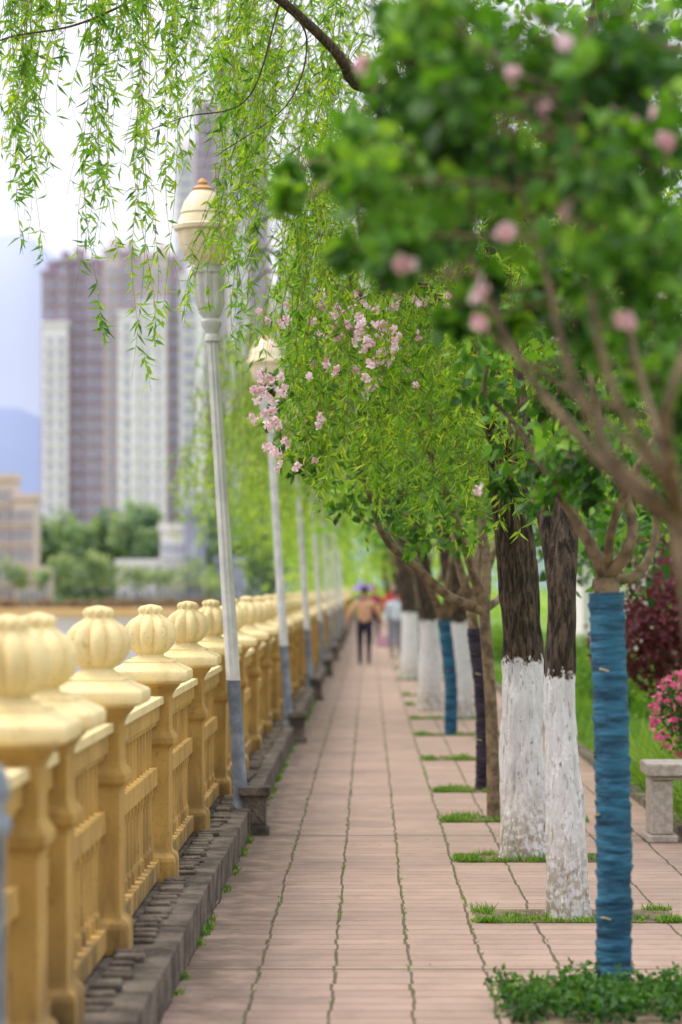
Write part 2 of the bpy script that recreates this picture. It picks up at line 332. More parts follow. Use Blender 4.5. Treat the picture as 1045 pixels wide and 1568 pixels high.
# ---------------------------------------------------------------- trees
def bark_disp(amp,sx=9,sz=2.2):
    def f(pts,a):
        out=np.ones((len(pts),len(a)))
        for i,p in enumerate(pts):
            for j,an in enumerate(a):
                q=Vector((math.cos(an)*sx*.22+p[0],math.sin(an)*sx*.22+p[1],p[2]*sz))
                out[i,j]=1+amp*(mn.noise(q*1.6)+.6*mn.noise(Vector((q.x*4.5,q.y*4.5,q.z*2.5))))
        return out
    return f
def trunk(mb,pts,r0,r1,n=28,m=90,amp=.12,mat=0,flare=.35):
    pp=resample(pts,m); t=np.linspace(0,1,m); r=r0+(r1-r0)*t+r0*flare*np.exp(-t*14); tube(mb,pp,r,n,mat,disp=bark_disp(amp))
def strand(ms,ml,top,bot,sp=.030,LL=(.045,.088),LW=.015,k=9,rad=.0028):
    t=np.linspace(0,1,k); L=np.linalg.norm(bot-top)
    e=(1-(1-t)**2.2)[:,None]
    p=np.empty((k,3)); p[:,:2]=top[:2]*(1-e)+bot[:2]*e; p[:,2]=top[2]+(bot[2]-top[2])*t**1.12
    ph=rng.uniform(0,6.28,2); amp=.05*L**.5
    p[:,0]+=amp*np.sin(t*rng.uniform(3,8)+ph[0])*t; p[:,1]+=amp*np.sin(t*5+ph[1])*t
    tube(ms,p,np.linspace(rad,rad*.3,k),3)
    n=max(3,int(L/sp)); u=rng.uniform(.04,1.0,n)
    if n>12:
        c=rng.uniform(.05,1,max(3,n//7)); u=np.clip(np.where(rng.random(n)<.55,c[rng.integers(len(c),size=n)]+rng.normal(0,.02,n),u),.03,1)
    q=np.stack([np.interp(u,t,p[:,i]) for i in range(3)],1)
    az=rng.uniform(0,6.28,n); D=np.stack([np.cos(az),np.sin(az),-rng.uniform(.1,1.7,n)],1)
    ln=rng.uniform(LL[0],LL[1],n); leaves(ml,q,D,ln,LW*rng.uniform(.7,1.25,n),WIL,rnd=np.clip(rng.normal(.48,.22,n)+rng.normal(0,.16),0,1),bend=.4)

wt=empty('willow_tree'); mt=MB(); ms=MB(); ml=MB(); mbk=MB()
trunk(mt,[(.935,14.3,-.05),(.91,14.3,.6),(.915,14.3,1.2),(.86,14.3,1.9),(.78,14.3,2.6),(.66,14.2,3.2)],.125,.10,n=48,m=150,amp=.20)
mt.build('trunk',[M_white],wt,True)
limbs=[[(.66,14.2,3.15),(.45,14.0,3.8),(.25,13.6,4.35),P(600,140,13.4),P(545,128,13),P(515,80,12.8),P(430,0,12.5),P(330,-60,12),P(150,-80,11.5),P(-50,-60,11.3)],
 [(.66,14.2,3.15),(.75,14.6,4.0),(.6,15,5.0),(.0,15.5,5.9),(-.8,16,6.2)],
 [(.66,14.2,3.15),(1.1,13.8,4.2),(1.3,13.2,5.2),(1.0,12.5,5.9)],
 [(.78,14.3,2.6),(.5,14.9,3.3),(.1,15.4,3.7),(-.4,15.6,3.9)],
 [(.60,14.1,3.3),(.2,14.2,4.2),(-.3,14.4,4.9),(-1.0,14.6,5.4),(-1.6,14.8,5.3)],
 [P(430,0,12.5),P(470,60,12.6),P(440,160,12.7),P(330,240,12.8)],
 [P(430,0,12.5),P(380,150,12.4),P(280,180,12.3),P(190,215,12.2)],
 [P(330,-60,12),P(195,5,11.8),P(110,40,11.6),P(0,62,11.5),P(-40,110,11.5)]]
lr=[(.05,.012),(.07,.015),(.06,.015),(.04,.01),(.045,.01),(.006,.002),(.005,.002),(.008,.003)]
for l,(a,b) in zip(limbs,lr):
    p=resample(l,26); tube(mbk,p,np.linspace(a,b,26),8,disp=bark_disp(.2) if a>.03 else None)
mbk.build('limbs',[M_dark],wt,True)
def curtain(x0,x1,y0,y1,d0,d1,n,tmin,tmax):
    while n>0:
        d=rng.uniform(d0,d1); px=rng.uniform(x0,x1); py=rng.uniform(y0,y1); L0=rng.uniform(tmin,tmax); dr=rng.normal(.1,.16)
        for j in range(rng.integers(1,5)):
            bot=P(px+rng.normal(0,10),py+rng.normal(0,22),d+rng.normal(0,.06)); L=L0*rng.uniform(.7,1.1)
            strand(ms,ml,bot+np.array([dr+rng.normal(0,.05),rng.normal(0,.08),L]),bot); n-=1
curtain(560,860,560,790,12.8,16.5,170,.6,1.7)
curtain(430,640,560,740,13,16.5,110,.6,1.5)
curtain(400,800,300,620,12.8,17,220,.5,1.6)
curtain(350,760,120,420,12.6,17,200,.5,1.5)
curtain(320,760,-60,200,12.6,17,150,.4,1.2)
curtain(700,900,600,820,12.3,14.2,90,.5,1.4)
curtain(440,600,690,780,14,17,50,.4,1.0)
curtain(540,740,740,825,14,17,90,.4,1.0)
curtain(330,430,240,560,12.5,15.5,46,.6,1.3)
curtain(270,340,240,500,12.5,15,12,.5,1.1)
curtain(270,420,40,260,12.5,15.5,60,.4,1.1)
for (px,ye,n) in [(35,400,6),(10,330,4),(70,255,4),(95,190,4),(145,520,3),(165,420,4),(130,300,4),(215,600,3),(222,500,3),(200,260,4),(262,490,2),(245,330,4),(180,120,5),(60,120,5),(30,200,5),(110,60,4),(280,200,4),(250,120,5),(150,60,5),(15,120,4),(210,60,5),(80,40,4),(48,300,4),(20,260,4),(150,380,3)]:
    for i in range(n):
        d=rng.uniform(11.4,12.8); b=P(px+rng.normal(0,9),ye+(rng.uniform(-130,0) if i else 0),d)
        t=P(px+rng.normal(22,18),-70+rng.uniform(-30,60 if ye>200 else 10),d+rng.normal(0,.1)); strand(ms,ml,t,b,sp=.024,k=18)
ms.build('hanging_twigs',[M_twig],wt); ml.build('leaves',[M_wil],wt)

w2=empty('willow_tree'); mt=MB(); ms=MB(); ml=MB()
trunk(mt,[(.965,11.75,-.05),(.955,11.75,.5),(.93,11.78,1.0),(.945,11.8,1.6),(.99,12.0,2.4),(1.10,12.2,3.4),(1.3,12.4,4.6)],.088,.05,n=44,m=150,amp=.22)
trunk(mt,[(.95,11.78,1.15),(.90,11.85,1.7),(.80,12.0,2.3),(.70,12.1,3.0)],.045,.02,n=16,m=40,amp=.1,flare=0)
mt.build('trunk',[M_white],w2,True)
for i in range(150):
    px=rng.uniform(690,1045); d=rng.uniform(12,13.5); b=P(px,rng.uniform(330,780),d); strand(ms,ml,b+np.array([rng.normal(.05,.1),0,rng.uniform(.5,1.3)]),b)
ms.build('hanging_twigs',[M_twig],w2); ml.build('leaves',[M_wil],w2)

def far_willow(x,y,h,R,n,lowz,lean=-.25,wr=.16,leafL=.13):
    e=empty('willow_tree'); mt=MB(); ms=MB(); ml=MB()
    trunk(mt,[(x,y,-.05),(x-.02,y,1.2),(x+lean*.7,y,2.4),(x+lean*1.6,y,h*.55),(x+lean*2.2,y,h*.8)],wr,wr*.45,n=14,m=40,amp=.12)
    for a in range(7):
        an=a*.9+rng.uniform(-.2,.2); q=np.array([math.cos(an),math.sin(an),0]); b=np.array([x+lean*1.3,y,h*.42])
        tube(mt,resample([b,b+q*R*.35+[0,0,h*.22],b+q*R*.7+[0,0,h*.4],b+q*R*.9+[0,0,h*.38]],10),np.linspace(wr*.4,.015,10),6)
    mt.build('trunk',[M_white],e,True)
    ncl=max(20,n//14)
    for c in range(ncl):
        an=rng.uniform(0,6.28); r=R*math.sqrt(rng.uniform(.05,1)); zt=h*(1-.45*(r/R)**2)*rng.uniform(.72,1.0)
        for i in range(14):
            cx=x+lean*2+r*math.cos(an)+rng.normal(0,.16); cy=y+r*math.sin(an)+rng.normal(0,.16); z1=zt+rng.normal(0,.15)
            z0=max(lowz+rng.uniform(-.1,.7),z1-rng.uniform(1.0,3.0))
            strand(ms,ml,np.array([cx,cy,z1]),np.array([cx+rng.normal(0,.15),cy+rng.normal(0,.15),z0]),sp=.085,LL=(leafL*.7,leafL*1.2),LW=leafL*.22,k=5,rad=.006)
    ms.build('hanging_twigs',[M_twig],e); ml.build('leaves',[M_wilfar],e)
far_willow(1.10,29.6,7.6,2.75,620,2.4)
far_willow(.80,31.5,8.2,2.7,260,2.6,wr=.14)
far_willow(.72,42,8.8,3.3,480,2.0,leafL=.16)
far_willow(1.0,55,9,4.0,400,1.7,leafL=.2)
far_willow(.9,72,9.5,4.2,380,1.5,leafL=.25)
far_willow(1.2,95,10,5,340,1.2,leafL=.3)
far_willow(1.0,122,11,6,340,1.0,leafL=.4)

def clump(ml,c,r,n,LL,asp=.62,shell=.4,prof=OVA,tint=0,sq=(1,1,1),mat=0):
    d=norm(rng.normal(size=(n,3))); rr=r*(rng.random(n)**shell)[:,None]
    p=np.asarray(c)+d*rr*np.array(sq)
    D=d*.6+rng.normal(size=(n,3))*.6+np.array([0,0,-.35]); ln=rng.uniform(LL*.65,LL*1.2,n)
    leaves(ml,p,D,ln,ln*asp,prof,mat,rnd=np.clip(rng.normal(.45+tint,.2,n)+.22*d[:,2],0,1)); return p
def crab(y,x,h,wrapmat,wraph,r,fork,limbs,clumps,LL,nper,blossoms,lean=0,strap=True,bm=M_bough,fmat=M_pink,asp=.62):
    e=empty('crabapple_tree'); mt=MB(); ml=MB(); mw=MB(); mfw=MB()
    base=np.array([x,y,-.05])
    trunk(mt,[base,(x+lean*.4,y,h*.45),fork],r,r*.85,n=18,m=60,amp=.07,flare=.1)
    segs=[]
    for l,(a,b) in limbs:
        p=resample(l,20); tube(mt,p,np.linspace(a,b,20),8,disp=bark_disp(.12)); segs.append(p)
    allp=np.concatenate(segs)
    for (c,cr) in clumps:
        c=np.asarray(c); q=allp[np.argmin(np.linalg.norm(allp-c,axis=1))]
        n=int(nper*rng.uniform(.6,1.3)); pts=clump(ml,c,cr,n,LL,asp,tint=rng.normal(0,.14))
        if np.linalg.norm(q-c)<1.5: tube(mt,resample([q,(q+c)/2+rng.normal(0,.03,3),c],7),np.linspace(.006,.0025,7),4)
        for i in range(6):
            pp=pts[rng.integers(len(pts))]; tube(mt,resample([c,(c+pp)/2+rng.normal(0,.02,3),pp],5),np.linspace(.003,.0015,5),3)
    if wrapmat:
        z=np.linspace(0,wraph,int(wraph*90)); cp=resample([base,(x+lean*.4,y,h*.45),fork],200)
        c=np.stack([np.interp(z,cp[:,2],cp[:,i]) for i in range(3)],1)
        def dsp(pts,a):
            zz=pts[:,2][:,None]; ph=(zz*19+a[None,:]/(2*math.pi)+.35*np.sin(a[None,:]+zz*7)); bi=np.floor(ph); fr=ph-bi
            rag=np.array([[mn.noise(Vector((math.cos(q)*1.2,math.sin(q)*1.2,k*9+y))) for q in a] for k in pts[:,2]])
            return 1.07+.17*fr**1.6*(.65+.35*np.sin(bi*2.3))+.11*rag
        tube(mw,c,r*1.02,32,0,disp=dsp)
        if strap:
            for zz in np.arange(.35,wraph-.1,.31):
                zz+=rng.uniform(-.07,.07); a0=rng.uniform(2.6,4.2); aa=np.linspace(a0,a0+rng.uniform(.3,.8),8); cc=[np.interp(zz,c[:,2],c[:,i]) for i in range(3)]
                pth=np.stack([cc[0]+np.cos(aa)*r*1.24,cc[1]+np.sin(aa)*r*1.24,np.full(8,zz)+.012*np.sin(aa*2)],1); tube(mw,pth,.004,5,1)
        mw.build('trunk_wrap',[wrapmat,M_strap],e,True)
    mt.build('trunk_and_branches',[bm],e,True); ml.build('leaves',[M_crab],e)
    if blossoms:
        for (c,cr,n,sz) in blossoms:
            p=np.asarray(c)+norm(rng.normal(size=(n,3)))*(cr*rng.random(n)**.5)[:,None]; flowers(mfw,p,sz)
        mfw.build('blossoms',[fmat],e)
    return e
def cl(lst,d,ppm,dj=.6):
    return [(P(a,b,d+rng.uniform(-dj,dj)),r/ppm) for a,b,r in lst]
lim=[([P(1042,805,5.6),P(960,745,5.6),P(880,660,5.7),P(800,560,5.8),P(740,440,5.9),P(690,320,6),P(668,240,6)],(.016,.004)),
 ([P(1042,805,5.6),P(985,745,5.5),P(930,690,5.5),P(870,560,5.5),P(840,430,5.6),P(800,300,5.7),P(760,150,5.8)],(.016,.004)),
 ([P(1040,780,5.6),P(1010,720,5.4),P(940,600,5.3),P(905,450,5.3),P(880,250,5.4),P(900,40,5.5)],(.014,.004)),
 ([P(1045,790,5.6),P(1000,640,5.8),P(965,480,6),P(1010,300,6.1),P(1040,80,6.1)],(.012,.004)),
 ([P(1045,790,5.6),P(1020,640,5.2),P(1060,500,5.2),P(1080,300,5.2)],(.016,.005)),
 ([P(1045,760,5.6),P(900,620,6.1),P(760,520,6.3),P(690,420,6.4),P(600,330,6.4),P(520,270,6.4)],(.007,.002))]
cc=cl([(640,60,50),(700,30,70),(790,50,80),(880,40,80),(970,50,80),(1050,60,80),(610,150,45),(690,140,70),(790,150,80),(890,150,80),(990,150,80),(1060,170,70),
 (560,220,36),(620,240,65),(710,240,70),(810,250,75),(910,250,80),(1010,260,80),(560,320,36),(630,330,60),(720,330,60),(810,350,55),(900,350,60),(1000,370,65),(540,385,26),(600,400,30),(1040,440,50),(960,430,45),(740,430,35),(700,480,22),(860,430,40),(500,250,22),(445,262,12),(545,200,20),(440,300,9),(615,90,40),(560,270,34)]
 +[(rng.uniform(620,1050),rng.uniform(0,380),rng.uniform(35,60)) for i in range(36)],5.9,630,.75)
# lighter lower fringe with gaps
cc+=cl([(1000,500,50),(1045,520,50),(1060,620,50),(950,500,40),(880,490,32),(1030,580,36),(980,570,26),(1050,690,34),(920,540,22),(1010,450,50),(820,460,26),(780,500,16),(1040,380,50)],6.4,580,.5)
bl=[(P(a,b,5.35+rng.uniform(-.2,.2)),.016,7,.038) for a,b in [(835,168),(620,405),(770,358),(738,447),(985,172),(555,98),(945,160),(868,68),(885,272),(870,322),(735,492),(700,158),(957,495),(1020,215),(785,112),(690,20)]]
crab(5.6,.88,1.7,None,0,.032,P(1042,805,5.6),lim,cc,.060,50,bl,lean=-.05,fmat=M_pinkn,asp=.70)
fk=P(928,885,9.63)
lim=[([fk,P(905,835,9.6),P(875,785,9.6),P(835,720,9.6),P(790,650,9.7),P(740,600,9.7)],(.03,.006)),
 ([fk,P(960,845,9.5),P(968,790,9.5),P(930,690,9.5),P(900,560,9.5),P(880,480,9.6)],(.03,.006)),
 ([fk,P(975,880,9.7),P(1005,820,9.8),P(1000,720,9.9),P(1020,600,9.9),P(1010,450,9.9)],(.022,.006)),
 ([fk,P(940,800,9.4),P(985,700,9.2),P(1050,600,9.2)],(.022,.006))]
cc=cl([(740,600,40),(780,660,45),(830,700,40),(850,745,30),(760,560,40),(830,600,50),(890,640,50),(950,680,45),(1010,640,55),(920,560,60),(990,540,60),(880,500,60),(1040,720,40),(1020,760,30),(960,740,30),(900,750,22),(800,480,50),(960,440,60),(1040,480,60),(820,770,20),(780,740,24),(860,690,40),(900,700,35),(1000,700,35),(930,620,40),(850,560,40),(1030,580,50),(870,620,40),(960,600,40),(720,520,40),(760,480,40),(840,440,50)],9.7,384,.5)
bl=[(P(a,b,9.4),.03,5,.032) for a,b in [(735,745),(1015,455),(850,520)]]
crab(9.63,.975,1.62,M_blue,1.58,.062,fk,lim,cc,.058,56,bl)
fk=P(742,935,16.7)
lim=[([fk,P(690,915,16.6),P(640,870,16.5),P(590,825,16.2),P(560,740,15.9),P(520,640,15.7),P(450,560,15.5)],(.040,.005)),
 ([fk,P(720,860,16.6),P(700,800,16.6),P(640,650,16.2),P(570,540,15.8),P(520,480,15.6)],(.04,.006)),
 ([fk,P(745,860,16.8),P(735,780,16.9),P(700,600,17),P(690,450,17)],(.04,.008)),
 ([fk,P(775,900,16.9),P(800,800,17),P(860,650,17.4)],(.03,.008))]
cc=cl([(420,600,28),(430,660,28),(460,700,34),(500,560,50),(560,520,50),(480,480,35),(540,620,60),(600,680,60),(650,600,70),(620,760,50),(700,700,70),(720,780,45),(560,740,45),(760,620,60),(700,500,60),(640,470,50),(800,720,50),(500,700,40),(530,770,30),(590,800,28),(650,810,30),(700,820,30),(470,640,40),(580,590,50),(640,840,20),(600,770,30)],16.2,228,.7)
bl=[]
for a,b,r,n in [(405,570,14,22),(415,610,16,26),(410,650,16,26),(425,690,14,26),(400,595,10,16),(420,640,12,16),(395,630,10,10),(430,715,9,10),(440,480,14,16),(500,455,16,16),(545,475,18,26),(585,490,16,26),(560,520,18,30),(580,550,18,30),(600,470,14,16),(520,510,12,10),(500,540,14,14),(570,590,16,16),(495,630,10,10),(490,650,10,8),(480,575,10,8),(640,470,14,10),(690,490,14,10),(620,520,14,12),(410,487,10,10),(730,745,10,8),(550,560,10,10),(605,540,8,10),(640,455,12,14),(690,455,10,10),(520,480,12,16),(540,500,12,16),(590,520,12,16),(460,715,12,10),(620,575,10,8)]:
    for k_ in range(max(1,n//4)): bl.append((P(a+rng.normal(0,r*.8),b+rng.normal(0,r*.9),13.1+rng.uniform(-.5,.5)),r*.5/280,8,.032))
crab(16.7,.865,1.5,None,0,.046,fk,lim,cc,.07,48,bl,lean=-.04)
fk=P(722,930,19.1); lim=[([fk,P(700,850,19),P(690,780,19),P(660,640,18.6)],(.04,.008)),([fk,P(755,850,19.3),P(775,760,19.5),P(820,600,19.8)],(.04,.008)),([fk,P(735,850,19.1),P(740,700,19.2)],(.04,.008))]
cc=cl([(700,680,60),(760,640,70),(820,600,70),(880,660,70),(760,760,50),(840,740,60),(940,600,70),(680,600,50),(900,520,70),(980,700,60),(640,720,50),(820,800,40),(900,780,40),(860,560,60),(800,520,60)],19.5,192,1.2)
crab(19.1,.90,1.5,M_black,1.28,.052,fk,lim,cc,.085,64,[],strap=True)
fk=P(680,950,26.3); lim=[([fk,P(650,880,26),P(620,820,26)],(.05,.01)),([fk,P(690,870,26),P(700,780,26)],(.05,.01)),([fk,P(720,880,26),P(740,800,26)],(.04,.01))]
cc=cl([(620,790,35),(660,770,45),(700,760,45),(740,770,40),(660,710,50),(720,700,50),(780,740,50)],26,142,1)
crab(26.3,.89,1.3,M_blue,1.28,.062,fk,lim,cc,.11,60,[])
for (y,x) in [(36,.95),(48,1.0),(63,1.1)]:
    fk=np.array([x,y,1.4]); lim=[([fk,fk+[-.5,0,.8],fk+[-.9,0,1.8]],(.05,.01)),([fk,fk+[.3,.2,.9],fk+[.6,.3,1.9]],(.05,.01))]
    cc=[(fk+[rng.uniform(-1.4,1.4),rng.uniform(-1,1),rng.uniform(1,2.6)],.45) for i in range(9)]
    crab(y,x,1.4,M_black if y==48 else None,1.2,.06,fk,lim,cc,.16,50,[])

# ---------------------------------------------------------------- tree pits & grass
def tufts(mg,x0,x1,y0,y1,n,h=.06,z=.01,wd=.006):
    p=np.stack([rng.uniform(x0,x1,n),rng.uniform(y0,y1,n),np.full(n,z)],1); D=rng.normal(size=(n,3))*.45; D[:,2]=1
    leaves(mg,p,D,rng.uniform(.5,1.3,n)*h,wd,[(0,1),(.5,.8),(1,.05)],bend=.5)
soil=MB(); mg=MB()
for y in [11.75,14.3,16.7,19.1,22.6,26.3,29.6,33,36,42,48,55,63,72]:
    x0=.52; x1=1.48
    soil.add([(x0,y-.22,.004),(x1,y-.22,.004),(x1,y+.25,.004),(x0,y+.25,.004)],[(0,1,2,3)])
    for i in range(40):
        cx=rng.uniform(x0,x1) if i%3 else rng.choice([x0+.04,x1-.04]); cy=rng.uniform(y-.22,y+.25) if i%2 else y-.19
        hh=rng.uniform(.015,.045); tufts(mg,cx-.06,cx+.06,cy-.04,cy+.04,45,hh,.004)
soil.build('planting_pit',[M_soil])
for i in range(300):
    col=rng.choice([.486,.486,.172,-.143,-.457,.80,1.12]); yy=rng.uniform(8,30); tufts(mg,col-.012,col+.012,yy-.04,yy+.04,7,.012,.0,.004)
for i in range(70):
    yy=rng.uniform(8,34); tufts(mg,-.77,-.73,yy-.05,yy+.05,22,.035,.0,.006)
mg.build('pit_grass',[M_grass])
mfl=MB(); n=520; p=np.stack([rng.uniform(-.76,1.9,n),rng.uniform(8.5,34,n),np.full(n,.006)],1); D=rng.normal(size=(n,3))*[1,1,.08]; A=norm(np.cross(norm(D),np.tile([0,0,1.],(n,1))+rng.normal(0,.15,(n,3))))
leaves(mfl,p,D,rng.uniform(.010,.030,n),rng.uniform(.005,.011,n),WIL,rnd=rng.random(n),A=A,bend=.1); mfl.build('fallen_leaves',[leafmat('dry_leaf',[(.08,.05,.02),(.26,.20,.07),(.48,.36,.30)],.1)])
gc=MB()
for i in range(120):
    cx=rng.uniform(.50,1.5); cy=rng.uniform(8.85,9.60); clump(gc,(cx,cy,.03+rng.uniform(0,.04)),.055,34,.030,.6,prof=DIA,tint=rng.normal(0,.18))
s2=MB(); s2.add([(.52,8.7,.004),(1.5,8.7,.004),(1.5,9.85,.004),(.52,9.85,.004)],[(0,1,2,3)]); s2.build('planting_pit',[M_soil])
gc.build('ground_cover_plants',[M_cover])
lw=MB(); tufts(lw,2.1,6,13,45,24000,.20,-.03,.014)
for i in range(46):
    cx=rng.uniform(2.12,2.7);cy=rng.uniform(15.5,21); p=np.tile([cx,cy,0],(60,1))+rng.normal(0,.04,(60,3))*[1,1,0]; D=rng.normal(size=(60,3))*.45;D[:,2]=1
    leaves(lw,p,D,rng.uniform(.3,.6,60),.012,[(0,1),(.5,.8),(1,.05)],bend=.7,rnd=rng.uniform(.4,1,60))
lw.build('lawn_grass',[M_grass])
def shrub(name,c,r,n,LL,mat,sq=(1,1,1),cl_n=9,flow=0):
    e=empty(name); m=MB(); st=MB(); c=np.array(c)
    for i in range(cl_n):
        q=c+norm(rng.normal(size=3))*r*.6*np.array(sq); clump(m,q,r*.55,n,LL,.6,sq=sq)
        tube(st,resample([(c[0],c[1],-.03),(c+q)/2-[0,0,r*.2],q],6),np.linspace(.02,.006,6),5)
    st.build('stems',[M_bough],e)
    m.build('leaves',[mat],e)
    if flow:
        f=MB(); flowers(f,c+norm(rng.normal(size=(flow,3)))*r*1.05*np.array(sq),.05); f.build('flowers',[M_magenta],e)
shrub('red_leaf_shrub',(2.75,22,1.35),.75,230,.07,M_redleaf,(1,1,.9),14)
shrub('red_leaf_shrub',(3.6,24,1.5),.9,230,.07,M_redleaf,(1,1,.9),14)
shrub('azalea_bush',(2.30,17.3,.70),.27,120,.035,M_cover,(1,1,1.1),12,260)
for i in range(12):
    shrub('clipped_shrub',(2.6+rng.uniform(0,1.5),20+i*3.4,.38),.55,220,.06,M_grass,(1,1.3,.75),9)
hm=MB()
for i in range(400):
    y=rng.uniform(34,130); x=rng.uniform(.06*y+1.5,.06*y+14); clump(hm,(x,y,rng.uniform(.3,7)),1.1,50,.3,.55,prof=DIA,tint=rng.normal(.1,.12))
for i in range(150):
    y=rng.uniform(120,170); x=rng.uniform(-5,8); clump(hm,(x,y,rng.uniform(0,8)),1.6,50,.45,.55,prof=DIA,tint=.2)
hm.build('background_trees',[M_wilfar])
pk=MB()
for i in range(290):
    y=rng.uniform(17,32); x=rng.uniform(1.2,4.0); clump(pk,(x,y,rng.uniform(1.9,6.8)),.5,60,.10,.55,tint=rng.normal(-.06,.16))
for (x,y) in [(2.05,26),(3.2,25),(2.9,30)]:
    tube(pk,resample([(x,y,-.05),(x+.05,y,1.5),(x-.1,y,3.5),(x,y,5.5)],12),np.linspace(.09,.03,12),8,1)
pk.build('park_trees',[M_crab,M_bough])

# ---------------------------------------------------------------- bench, house
m=MB(); bx=1.74; by=15.1
box(m,bx,bx+1.3,by,by+.42,.42,.50); box(m,bx+.03,bx+1.27,by+.03,by+.39,.395,.418)
for o_ in (.03,1.0):
    box(m,bx+o_,bx+o_+.14,by+.06,by+.36,.05,.394); box(m,bx+o_-.02,bx+o_+.17,by+.04,by+.38,0,.049)
o=m.build('stone_bench',[M_stone]); md=o.modifiers.new('b','BEVEL'); md.width=.012; md.segments=2
e=empty('white_house'); m=MB(); x0,x1,y0,y1=3.9,10,44,50
box(m,x0,x1,y0,y1,-.05,2.55,0)
v=[(x0-.5,y0-.5,2.55),(x1+.5,y0-.5,2.55),(x1+.5,y1+.5,2.55),(x0-.5,y1+.5,2.55),(x0+1,47,3.7),(x1-1,47,3.7)]
m.add(v,[(0,1,5,4),(2,3,4,5),(3,2,1,0)],1); m.add(v,[(1,2,5),(3,0,4)],1)
for xx in (5.6,7.4,9.0): box(m,xx-.45,xx+.45,y0-.03,y0-.003,.9,2.0,2); box(m,xx-.5,xx+.5,y0-.06,y0-.004,.82,.895,0)
box(m,6.2,6.8,y0-.04,y0-.003,0,2.0,1)
m.build('walls_roof_windows',[M_whitewall,M_roof,pm('dark_glass',(.03,.04,.05),(.05,.06,.08),1,.2)],e)

# ---------------------------------------------------------------- far bank
M_tw=pm('tower_white',(.76,.74,.75),(.82,.80,.81),.05,.8,.05); M_tp=pm('tower_purple',(.36,.28,.36),(.42,.34,.41),.05,.8,.05)  # tower tones lightened and desaturated: distance haze put into the base colour
M_tb=pm('tower_beige',(.56,.47,.48),(.62,.53,.53),.05,.8,.05); M_tg=pm('tower_glass',(.26,.28,.37),(.35,.37,.46),.3,.3,.05)
M_blk=pm('block_render',(.55,.46,.38),(.62,.53,.45),.05,.8,.05); M_win=pm('block_window',(.12,.15,.20),(.18,.21,.27),.3,.4,.05)
TM=[M_tw,M_tp,M_tb,M_tg,M_blk,M_win]
def tower(name,d,bays,floors_h=3.0,z0=-1.2,dep=16,wm=3):
    e=empty(name); m=MB(); k=d/F
    for (a,b,top,mat,pr,win) in bays:
        x0=(a-565)*k; x1=(b-565)*k; zt=CH+(900-top)*k; yf=d-pr
        box(m,x0,x1,yf,d+dep,z0,zt,mat)
        box(m,x0-.3,x1+.3,yf-.35,d+dep+.2,zt,zt+.8,mat)
        nf=int((zt-z0)/floors_h)
        for f in range(nf):
            z=z0+f*floors_h
            box(m,x0+.1,x1-.1,yf-.18,yf-.02,z-.12,z+.12,2 if mat!=0 else 0)
            for (u0,u1) in win:
                xa=x0+(x1-x0)*u0; xb=x0+(x1-x0)*u1
                box(m,xa,xb,yf-.10,yf-.01,z+.9,z+2.4,wm); box(m,xa-.15,xb+.15,yf-.5,yf-.02,z+.55,z+.88,mat)
                box(m,(xa+xb)/2-.06,(xa+xb)/2+.06,yf-.16,yf-.102,z+.9,z+2.4,0)
            box(m,x0-.08,x0-.01,d+3,d+min(6,dep-.5),z+.9,z+2.4,wm)
        if dep>10: box(m,x0+(x1-x0)*.25,x1-(x1-x0)*.25,d+2,d+10,zt+.8,zt+3.2,mat)
    m.build('tower_body',TM,e)
tower('apartment_tower',520,[(64,88,420,1,0,[(.3,.8)]),(68,106,500,0,2.5,[(.2,.4),(.65,.85)]),(88,107,405,1,1.5,[(.25,.75)]),(107,130,400,1,-.5,[(.2,.45),(.6,.85)]),(130,160,415,1,.4,[(.15,.45),(.6,.9)]),(160,188,388,2,1.4,[(.2,.5),(.6,.9)]),(188,206,392,1,2,[(.2,.8)]),(184,214,485,0,3.5,[(.3,.6)]),(206,233,405,2,1,[(.3,.7)]),(216,256,470,0,3.2,[(.2,.35),(.65,.8)]),(233,258,395,2,2,[(.2,.45),(.6,.85)]),(258,276,410,1,0,[(.2,.8)]),(276,306,425,0,1,[(.2,.8)])])
tower('apartment_tower',640,[(268,300,230,0,0,[(.2,.8)]),(300,330,170,1,1,[(.2,.45),(.6,.85)]),(330,352,100,2,2,[(.2,.8)]),(352,380,95,0,2,[(.2,.8)]),(380,410,150,1,1,[(.2,.8)])])
tower('apartment_block',312,[(-60,22,735,4,0,[(.08,.2),(.28,.4),(.5,.62),(.7,.8),(.86,.97)]),(22,54,765,4,.5,[(.1,.35),(.45,.65),(.75,.92)])],floors_h=2.6,dep=5,wm=5)
tower('riverside_pavilion',309,[(246,284,812,0,0,[(.1,.3),(.4,.6),(.7,.9)]),(284,312,792,3,1,[(.2,.8)])],dep=6)
tower('riverside_pavilion',311,[(180,240,866,0,0,[(.1,.3),(.4,.6),(.7,.9)]),(24,76,876,4,0,[(.1,.3),(.4,.6),(.7,.9)]),(330,372,862,3,0,[(.1,.3),(.4,.6),(.7,.9)])],dep=5)
m=MB(); box(m,-120,-1.6,296,297.2,-3.9,-1.15,0); box(m,-120,-1.6,297.2,304,-3,-1.0,0); m.build('embankment_promenade',[pm('promenade',(.60,.40,.15),(.68,.49,.23),.1,.9)])
ft=MB()
M_farleaf=leafmat('far_tree_leaf',[(.10,.18,.14),(.17,.27,.16),(.25,.38,.19),(.37,.46,.25)],.3)  # leaf ramp paled and blued, distance haze painted into it
